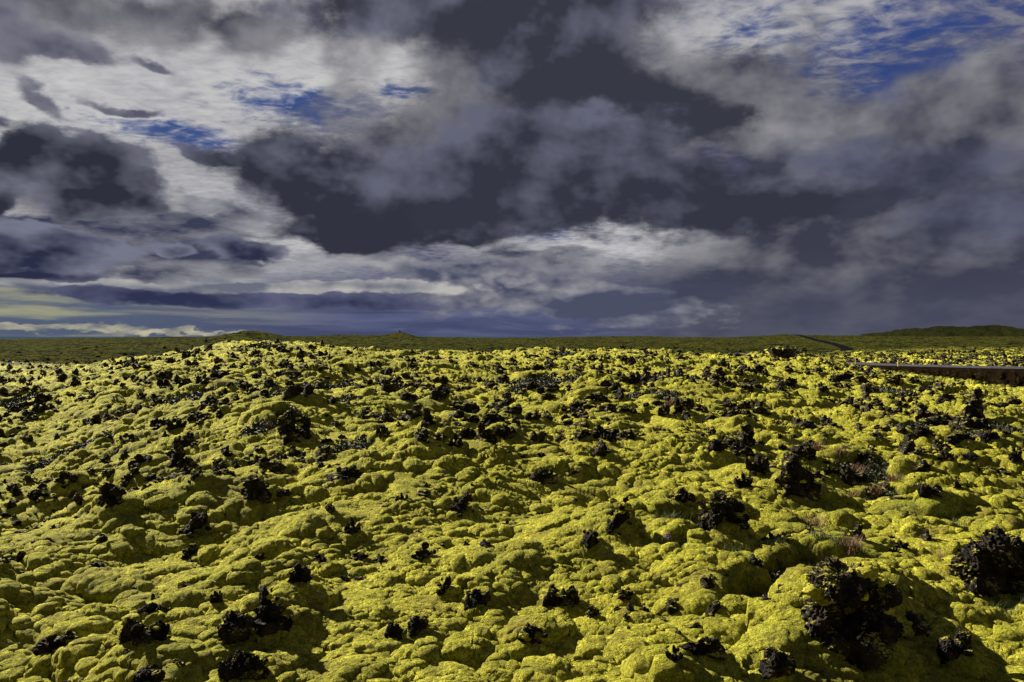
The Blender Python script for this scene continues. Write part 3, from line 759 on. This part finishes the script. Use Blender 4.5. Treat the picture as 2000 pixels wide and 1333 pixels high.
# cloud banks overhead, left of and above the frame: unseen, added to shade the far plain and dim the foreground
def shade_cloud_bank(px0, px1, py0, py1, alt, thick, seed, tilt=0.0):
    """unseen cloud whose shadow covers px0..px1, py0..py1 on the ground (metres)"""
    n, m = 260, 60
    off = -alt / math.tan(SUN_EL)
    ox, oy = -off * math.sin(SUN_AZ), -off * math.cos(SUN_AZ)
    a = np.linspace(0, 2 * math.pi, n, endpoint=False); t = np.linspace(-math.pi / 2, math.pi / 2, m)
    A_, T_ = np.meshgrid(a, t)
    c_ = np.cos(A_); s_ = np.sin(A_)
    sq = 1 / np.maximum((np.abs(c_) ** 8 + np.abs(s_) ** 8) ** (1 / 8), 1e-6)      # rounded rectangle outline
    hx, hy = (px1 - px0) / 2, (py1 - py0) / 2
    rr = np.cos(T_) ** .35 * sq
    x = c_ * rr * hx; y = s_ * rr * hy
    w_ = fbm(x / 160 + seed, y / 160, 5, 300 + seed) * 26 + perlin(x / 420, y / 420, 310 + seed) * 30
    y = y + w_ + tilt * x; x = x + fbm(x / 160, y / 160 + seed, 4, 320 + seed) * 30
    bump_ = 1 + .5 * fbm(x / 300, y / 300, 5, 330 + seed)
    z = np.sin(T_) * thick * np.where((T_ > 0) == (seed == 2), bump_, .04)
    v = np.stack([x + (px0 + px1) / 2 + ox, y + (py0 + py1) / 2 + oy, z + alt], -1).reshape(-1, 3)
    i = (np.arange(m - 1)[:, None] * n + np.arange(n)[None]).ravel(); j = (np.arange(m - 1)[:, None] * n + (np.arange(n)[None] + 1) % n).ravel()
    o = mesh_np('shade_cloud', v, np.stack([i, j, j + n, i + n], 1), m_shade_cloud)
    tag(o, kind='structure')
shade_cloud_bank(-2600, 2900, 235, 3700, 4500, 260, 1, .22)
shade_cloud_bank(-700, 500, -900, -14, 4500, 200, 2)  # added so that the soft edge of its shadow dims the near moss

# sea far beyond
ns = 96
sv = [(0, 0, -40)] + [(90000 * math.cos(2 * math.pi * k / ns), 90000 * math.sin(2 * math.pi * k / ns), -40) for k in range(ns)]
tag(mesh_np('sea', sv, [(0, 1 + k, 1 + (k + 1) % ns) for k in range(ns)], m_sea), kind='structure')

# road
nrm = np.gradient(ROAD[:, :2], axis=0); nrm /= np.linalg.norm(nrm, axis=1)[:, None]; nrm = np.stack([-nrm[:, 1], nrm[:, 0]], 1)
offs = [(-2.9, -.14), (-2.6, 0), (-1.3, .03), (0, .06), (1.3, .03), (2.6, 0), (2.9, -.14)]
rv = np.concatenate([np.column_stack([ROAD[:, :2] + nrm * o_, ROAD[:, 2] + dz_]) for o_, dz_ in offs])
nR = len(ROAD)
rf = [(j * nR + i, j * nR + i + 1, (j + 1) * nR + i + 1, (j + 1) * nR + i) for j in range(len(offs) - 1) for i in range(nR - 1)]
tag(mesh_np('road', rv, np.array(rf)[:, ::-1], m_road), kind='structure')

# ------------------------------------------------------------------ rock shapes
import bmesh
_ico = {}
def ico(n):
    if n not in _ico:
        bm = bmesh.new(); bmesh.ops.create_icosphere(bm, subdivisions=n, radius=1)
        _ico[n] = (np.array([v.co[:] for v in bm.verts]), np.array([[v.index for v in f.verts] for f in bm.faces])); bm.free()
    return _ico[n]
def chunk(rg, sub, c_, r_, sq=(1, 1, 1), rot=None):
    v, f = ico(sub); v = v.copy()
    for _ in range(13):
        n_ = rg.normal(size=3); n_ /= np.linalg.norm(n_); o_ = rg.uniform(.45, .85)
        t = np.maximum(v @ n_ - o_, 0); v -= t[:, None] * n_ * .9
    off = rg.uniform(0, 50, 3)
    q = v * 1.0 + off
    a = perlin3(q * 1.7, 1); b_ = perlin3(q * 3.9, 2); e_ = perlin3(q * 8.5, 3)
    s = 1.08 + .34 * a - .26 * np.abs(b_) + .15 * e_ + (.09 * perlin3(q * 17, 4) if sub > 3 else 0)
    v = v * s[:, None] * np.array(sq) * r_
    if rot is not None:
        ca_, sa_ = math.cos(rot), math.sin(rot)
        v = np.stack([v[:, 0] * ca_ + v[:, 2] * sa_, v[:, 1], -v[:, 0] * sa_ + v[:, 2] * ca_], 1)
    return v + np.array(c_), f
def rock_arrays(seed, shape, w, h, sub=4, extra=1.0):
    rg = np.random.default_rng(seed)
    parts = []
    def add(cx_, cz_, r_, sq=(1, 1, 1), cy_=None, sb=None, rot=None):
        parts.append(chunk(rg, sb or sub, (cx_ * w, (rg.uniform(-.12, .12) if cy_ is None else cy_) * w, cz_ * h), r_ * min(w, h * 1.4), sq, rot))
    if shape == 'tower':
        add(.02, .15, .50, (1.0, .8, .9)); add(-.10, .48, .36, (.9, .8, 1.0)); add(-.14, .80, .24, (.9, .9, 1.1)); add(.25, .22, .30); add(.14, .52, .22)
    elif shape == 'stack':
        add(0, .2, .42, (1.1, .8, .9)); add(-.26, .35, .30); add(.26, .30, .30); add(-.12, .68, .28); add(.18, .62, .22); add(-.34, .62, .16); add(.36, .58, .15)
    elif shape == 'low':
        add(-.18, .2, .40, (1.3, .9, .85)); add(.22, .22, .36, (1.2, .9, .8)); add(0, .45, .30, (1.2, .8, .9)); add(-.38, .15, .2)
    elif shape == 'twin':
        add(-.26, .35, .36, (.9, .8, 1.1)); add(.26, .35, .36, (.9, .8, 1.1)); add(0, .08, .34, (1.3, .8, .8))
        add(.3, .72, .16); add(-.25, .68, .18)
    elif shape == 'lean':
        add(.0, .35, .42, (.72, .8, 1.25), rot=.5); add(.14, .62, .28, (.7, .7, 1.1), rot=.5); add(-.22, .14, .3)
    elif shape == 'round':
        add(0, .45, .52, (.95, .95, .95)); add(-.3, .15, .22); add(.2, .7, .2)
    elif shape == 'mush':
        add(.05, .2, .26, (.8, .8, 1.3)); add(-.02, .62, .42, (1.35, .9, .75)); add(-.2, .8, .2)
    elif shape == 'block':
        add(0, .35, .50, (.95, .8, .95)); add(-.24, .22, .32); add(.25, .5, .28); add(-.12, .72, .2)
    else:  # jag
        add(0, .25, .40, (1.1, .8, .8)); add(-.26, .36, .24, (.7, .7, 1.4), rot=-.4); add(.22, .42, .24, (.6, .7, 1.5), rot=.3); add(0, .66, .2, (.6, .7, 1.5), rot=-.15)
    for _ in range(int((7 if sub > 3 else 4) * extra)):   # clinker crumbs
        a_ = rg.uniform(0, 6.28); zz = rg.uniform(.0, .8); rr = .46 * (1 - .6 * zz)
        add(math.cos(a_) * rr, zz, rg.uniform(.07, .15), cy_=math.sin(a_) * rr * .7, sb=max(sub - 1, 2))
    V_, F_, o_ = [], [], 0
    for v, f in parts:
        V_.append(v); F_.append(f + o_); o_ += len(v)
    return np.vstack(V_), np.vstack(F_)
def cushion_arrays(seed, r_):
    rg = np.random.default_rng(seed); v, f = ico(4)
    q = v + rg.uniform(0, 40, 3)
    s = 1 + .38 * perlin3(q * 1.4, 5) + .20 * perlin3(q * 3.6, 6) + .07 * perlin3(q * 10, 7)
    v = v * s[:, None] * np.array((1.15, .95, .62)) * r_
    return v, f

# landmark relative labels
land = [(r_['x'], r_['y'], r_['short']) for r_ in ROCKS]
lx = np.array([l[0] for l in land]); ly = np.array([l[1] for l in land])
# positions compared as seen: azimuth and log distance
lu, lv = lx / ly * 6, np.log(ly) * 2.2
used_labels = set()
ORD = ['', 'second ', 'third ', 'fourth ', 'fifth ', 'sixth ', 'seventh ', 'eighth ', 'ninth ', 'tenth ', 'eleventh ', 'twelfth ']
def rel_label(x, y, size, shape):
    u, v = x / y * 6, math.log(y) * 2.2
    js = np.argsort((lu - u) ** 2 + (lv - v) ** 2)
    adj = 'tiny' if size < .2 else 'small' if size < .35 else 'medium-sized' if size < .6 else 'large'
    sh = {'tower': 'upright', 'stack': 'heaped', 'low': 'low', 'twin': 'two-lobed', 'lean': 'leaning', 'round': 'rounded', 'mush': 'top-heavy', 'block': 'blocky', 'jag': 'jagged'}[shape]
    for rank in range(3):
        for j in js[:3]:
            du, dv = u - lu[j], v - lv[j]
            a_ = math.degrees(math.atan2(dv, du)) % 360
            rel = ['right of', 'behind and right of', 'behind', 'behind and left of', 'left of', 'in front and left of', 'in front of', 'in front and right of'][int((a_ + 22.5) // 45) % 8]
            dd = math.hypot(du, dv)
            close = 'just ' if dd < .22 else 'a way ' if dd > .6 else ''
            if rel.startswith('in front and'): rel = rel.replace('in front and', 'in front and to the')
            base_l = f'{sh} black lava rock {close}{rel} {land[j][2]}'
            l = f'{ORD[rank]}{adj} {base_l}' if rank == 0 else f'{adj} {base_l}, {["", "the second such", "the third such"][rank]}'
            if l not in used_labels and len(l.split()) <= 16:
                used_labels.add(l); return l
    return None

GROUP = 'black lava rocks breaking through the moss'
def place_hero(k, r_):
    z = float(ground(np.array([r_['x']]), np.array([r_['y']]))[0])
    zf = float(ground(np.array([r_['x']]), np.array([r_['y'] - r_['w'] * .45]))[0])
    zb = EYE - (r_['py'] - HOR) / F * (r_['y'])
    near = r_['y'] < 20
    z0 = min(z, zf + .1) - (.02 if r_['h'] > .8 else .13) * r_['h']
    if r_['y'] < 40: z0 = max(z0, zb - .30)
    v, f = rock_arrays(900 + k, r_['shape'], r_['w'] * .98, r_['h'] * 1.02, 5 if r_['y'] < 9.5 and r_['w'] * F / r_['y'] > 80 else 4 if near else 3, 1.6 if near else 1)
    if r_['cush']:
        e = thing('lava_rock', (r_['x'], r_['y'], z0), r_['label'], 'rock', GROUP)
        o = mesh_np('stone', v, f, m_rock, False, e)
        rg = np.random.default_rng(k)
        for c_ in range(int(r_['cush'] * 1.7 + .5)):
            # sit the pad on the upper surface: pick an upward, outer point of the rock facing any way
            up = v[:, 2] > r_['h'] * rg.uniform(.25, .6)
            cand_ = np.nonzero(up)[0]
            i = cand_[rg.integers(len(cand_))]
            p = v[i].copy()
            cr = rg.uniform(.06, .13) * min(r_['w'], r_['h'] * 1.3)
            cv, cf = cushion_arrays(k * 20 + c_, cr)
            m_ = mesh_np('moss_pad', cv + p * np.array((.93, .93, .97)), cf, m_cush, True, e)
    else:
        o = mesh_np('lava_rock', v, f, m_rock, False); o.location = (r_['x'], r_['y'], z0)
        tag(o, r_['label'], 'rock', GROUP)
for k, r_ in enumerate(ROCKS): place_hero(k, r_)
# shared shapes for the rest
SH = ['tower', 'stack', 'low', 'twin', 'lean', 'block', 'jag', 'jag', 'twin', 'low']
variants = []
for k in range(24):
    s_ = SH[k % len(SH)]
    v, f = rock_arrays(300 + k, s_, 1.0, {'tower': 1.25, 'low': .55, 'stack': .8, 'jag': .75, 'twin': .7}.get(s_, .8), 3)
    variants.append((s_, mesh_np('lava_rock', v, f, m_rock, False, link_it=False)))
xi = cx[ind]; yi = cy[ind]; zi = ground(xi, yi)
for n_, i in enumerate(ind):
    x, y, s = cand[i]
    sh, me = variants[random.randrange(len(variants))]
    lab = rel_label(x, y, s, sh) or rel_label(x, y, s * .9, sh)
    if lab is None: rest.append(i); continue
    o = bpy.data.objects.new('lava_rock', me); col.objects.link(o)
    o.location = (x, y, zi[n_] - .16 * s); o.rotation_euler = (random.uniform(-.2, .2), random.uniform(-.25, .25), random.uniform(0, 6.28))
    q = s * random.uniform(1.0, 1.35); o.scale = (q * 1.2, q, q * random.uniform(.6, 1.05))
    tag(o, lab, 'rock', GROUP)
# the far rubble: one mass
low = [rock_arrays(500 + k, SH[k % len(SH)], 1.0, .8, 2, .5) for k in range(12)]
VV, FF, o_ = [], [], 0
xr, yr = cx[rest], cy[rest]; zr = ground(xr, yr)
rg = np.random.default_rng(99)
for n_, i in enumerate(rest):
    s = cand[i][2]
    v, f = low[rg.integers(12)]
    a_ = rg.uniform(0, 6.28); ca_, sa_ = math.cos(a_), math.sin(a_)
    v = np.stack([v[:, 0] * ca_ - v[:, 1] * sa_, v[:, 0] * sa_ + v[:, 1] * ca_, v[:, 2] * rg.uniform(.5, 1.0)], 1) * s * 1.16 + (xr[n_], yr[n_], zr[n_] - .08 * s)
    VV.append(v); FF.append(f + o_); o_ += len(v)
tag(mesh_np('rubble', np.vstack(VV), np.vstack(FF), m_rock, False), kind='stuff')
print('individual', len(ind), 'rest', len(rest))

# ------------------------------------------------------------------ ground cover
def blades(points, n_each, length, width, spread, lean, rg):
    """curved three-sided grass blades"""
    V_, F_ = [], []; k = 0
    P_ = np.repeat(points, n_each, 0); n = len(P_)
    P_ = P_ + np.column_stack([rg.normal(0, spread, (n, 2)), np.zeros(n)])
    L = length * rg.uniform(.5, 1.15, n); a = rg.uniform(0, 2 * math.pi, n); ln = lean * rg.uniform(.2, 1, n)
    dirx, diry = np.cos(a), np.sin(a); sx, sy = -diry * width / 2, dirx * width / 2
    lv = []
    for t, wd in ((0, 1), (.5, .8), (1, .08)):
        c_ = P_ + np.column_stack([dirx * ln * L * t * t, diry * ln * L * t * t, L * t * (1 - .25 * ln * t)])
        lv.append(c_ + np.column_stack([sx * wd, sy * wd, 0 * sx])); lv.append(c_ - np.column_stack([sx * wd, sy * wd, 0 * sx]))
    v = np.stack(lv, 1).reshape(-1, 3); b0 = np.arange(n) * 6
    f = np.concatenate([np.stack([b0, b0 + 1, b0 + 3, b0 + 2], 1), np.stack([b0 + 2, b0 + 3, b0 + 5, b0 + 4], 1)])
    return v, f
rg = np.random.default_rng(5)
pts = []
for hx, hy, rx, ry in HEATHW:
    n = int(min(5200, 420 * rx * ry * 3.14 * (1 if hy < 20 else .5) + 300))
    a = rg.uniform(0, 6.28, n); q = np.sqrt(rg.random(n)) * 1.15
    x = hx + np.cos(a) * q * rx; y = hy + np.sin(a) * q * ry
    m_ = veg_mask(x, y) > .55
    pts.append(np.column_stack([x[m_], y[m_]]))
pts = np.vstack(pts); zz = ground(pts[:, 0], pts[:, 1]) + .0
pts = np.column_stack([pts, zz])
d = np.hypot(pts[:, 0], pts[:, 1]); n = len(pts)
sz = (.010 + .0008 * d) * rg.uniform(.7, 1.4, n)
cl = .10 + .12 * np.clip(perlin(pts[:, 0] / .35, pts[:, 1] / .35, 111) + .3, 0, 1) * (1 + d / 30)
lv = []; fr = 4
for j in range(fr):
    c_ = pts + np.column_stack([rg.normal(0, .03, n), rg.normal(0, .03, n), rg.uniform(-.1, .7, n) * cl])
    t1 = rg.normal(size=(n, 3)); t1[:, 2] *= .5; t1 /= np.linalg.norm(t1, axis=1)[:, None]
    t2 = np.cross(t1, rg.normal(size=(n, 3))); t2 /= np.linalg.norm(t2, axis=1)[:, None]
    t1 = t1 * (sz * 1.3)[:, None]; t2 = t2 * (sz * .8)[:, None]
    lv.append(np.stack([c_ - t1, c_ + t2, c_ + t1, c_ - t2], 1).reshape(-1, 3))
v = np.vstack(lv); f = np.arange(len(v)).reshape(-1, 4)
tag(mesh_np('ground_cover', v, f, m_leaf, False), kind='stuff')
gp = []
for hx, hy, rx, ry in [HEATHW[i] for i in (19, 20, 21, 22, 24, 25, 26, 27, 31)]:
    n = int(160 * rx * ry * 3 + 30); a = rg.uniform(0, 6.28, n); q = np.sqrt(rg.random(n))
    gp.append(np.column_stack([hx + np.cos(a) * q * rx, hy + np.sin(a) * q * ry]))
gp = np.vstack(gp); gp = np.column_stack([gp, ground(gp[:, 0], gp[:, 1])])
v, f = blades(gp, 14, .13, .004, .035, 1.1, rg)
tag(mesh_np('grass', v, f, m_green, False), kind='stuff')
TUFTS = [(1590, 1050, 1.0, 'rusty dry grass tuft alone on the moss below the tall ragged tower'), (1832, 1160, .9, 'dry brown grass tuft beside the broad ragged outcrop'), (1597, 892, .9, 'reddish dry grass tuft behind the tall ragged tower'), (1672, 925, 1.1, 'reddish grass tuft at the upper edge of the grassy hollow'), (1708, 962, 1.2, 'largest rusty grass tuft in the middle of the grassy hollow'), (1745, 945, .9, 'brown grass tuft left of the pad-topped rock'), (1665, 975, .9, 'brown grass tuft at the lower left edge of the grassy hollow'), (1308, 822, 1.0, 'rust-coloured grass tuft left of the rust-edged rock on the heath rim'), (1640, 905, .8, 'thin dry grass tuft between tower and grassy hollow'), (1465, 1205, .8, 'thin brown grass tuft among green ground cover near the stubby upright rock'), (1660, 1130, .8, 'pale dry grass tuft just behind the hulking mossy-ledged outcrop'), (525, 832, .9, 'brownish grass tuft on the heath of the left ridge')]
for k, (px, py, s, lab) in enumerate(TUFTS):
    x, y = hit(px, py); z = float(ground(np.array([x]), np.array([y]))[0])
    v, f = blades(np.zeros((1, 3)), 170, .27 * s, .0035 + y * .0003, .07 * s, .8, rg)
    o = mesh_np('grass_tuft', v, f, m_dry, False); o.location = (x, y, z - .01)
    tag(o, lab, 'grass tuft', 'dry grass tufts in the moss')
FL = [(1397, 988, 'tiny purple flower cluster on the pointed moss-draped rock'), (1316, 1086, 'tiny purple flower cluster in the green ground cover'), (1303, 1092, 'tiny purple flower cluster at the foot of a mossy rise')]
for px, py, lab in FL:
    x, y = hit(px, py); z = float(ground(np.array([x]), np.array([y]))[0]) + .05
    t = thing('wildflower', (x, y, z), lab, 'flower', 'purple flowers among the moss')
    v, f = blades(np.zeros((1, 3)), 16, .06, .004, .025, .5, rg); mesh_np('stem', v, f, m_green, False, t)
    pv, pf, q = [], [], 0
    for k in range(14):
        vv, ff = ico(1); pv.append(vv * .008 + rg.normal(0, .024, 3) + (0, 0, .06)); pf.append(ff + q); q += len(vv)
    mesh_np('blossom', np.vstack(pv), np.vstack(pf), m_purple, True, t)

# ------------------------------------------------------------------ road furniture, cairn
def box(cx_, cy_, cz_, sx, sy, sz_):
    v = np.array([(cx_ + a * sx / 2, cy_ + b_ * sy / 2, cz_ + c_ * sz_ / 2) for a in (-1, 1) for b_ in (-1, 1) for c_ in (-1, 1)])
    f = np.array([(0, 1, 3, 2), (4, 6, 7, 5), (0, 4, 5, 1), (2, 3, 7, 6), (0, 2, 6, 4), (1, 5, 7, 3)])
    return v, f
POSTS = [(1709, 711.5, 1.25, 4.4, 'yellow roadside marker post where the road meets the moss slope'), (1803, 714, .95, 4.4, 'yellow roadside marker post standing before the bright moss flats'), (1408, 697.5, 1.1, -4.2, 'left roadside marker post at the distant bend of the road'), (1413, 696.5, 1.1, 4.4, 'right roadside marker post at the distant bend of the road'), (1632, 676, 1.3, 4.6, 'pale roadside marker post at the bottom of the far climbing road')]
for px, py, hgt, side, lab in POSTS:
    u = (px - 1000) / F
    q = np.abs(ROAD[:, 0] / ROAD[:, 1] - u) + np.abs((EYE - ROAD[:, 2]) / ROAD[:, 1] - (py - HOR) / F) * 4
    j = int(q.argmin()); p = ROAD[j]
    x, y = p[0] + 0.0, p[1]
    n_ = nrm[j]; x += n_[0] * side; y += n_[1] * side; z = p[2] - .16
    w = .11
    t = thing('marker_post', (x, y, z), lab, 'road marker', 'marker posts along the road')
    v, f = box(0, 0, hgt / 2 - .1, w, w * .5, hgt + .2); v[:, 0] *= np.where(v[:, 2] > .5, .85, 1)
    mesh_np('post', v, f, m_yellow, False, t)
    v, f = box(0, 0, hgt - .14, w * 1.05, w * .62, .12); mesh_np('reflector', v, f, m_white, False, t)
xq, yq = W(781, 618); zq = float(ground(np.array([xq]), np.array([yq]))[0])
pv, pf, q = [], [], 0
rg = np.random.default_rng(31)
for k in range(26):
    zz = k / 26 * 2.3; rr = .9 * (1 - zz / 3.0); a = k * 2.4
    v, f = chunk(rg, 2, (math.cos(a) * rr * .55, math.sin(a) * rr * .55, zz), .42 * (1 - zz / 4.5))
    pv.append(v); pf.append(f + q); q += len(v)
o = mesh_np('cairn', np.vstack(pv), np.vstack(pf), m_stone, False); o.location = (xq, yq, zq - .2)
tag(o, 'stone cairn standing on top of the small distant hill', 'cairn')
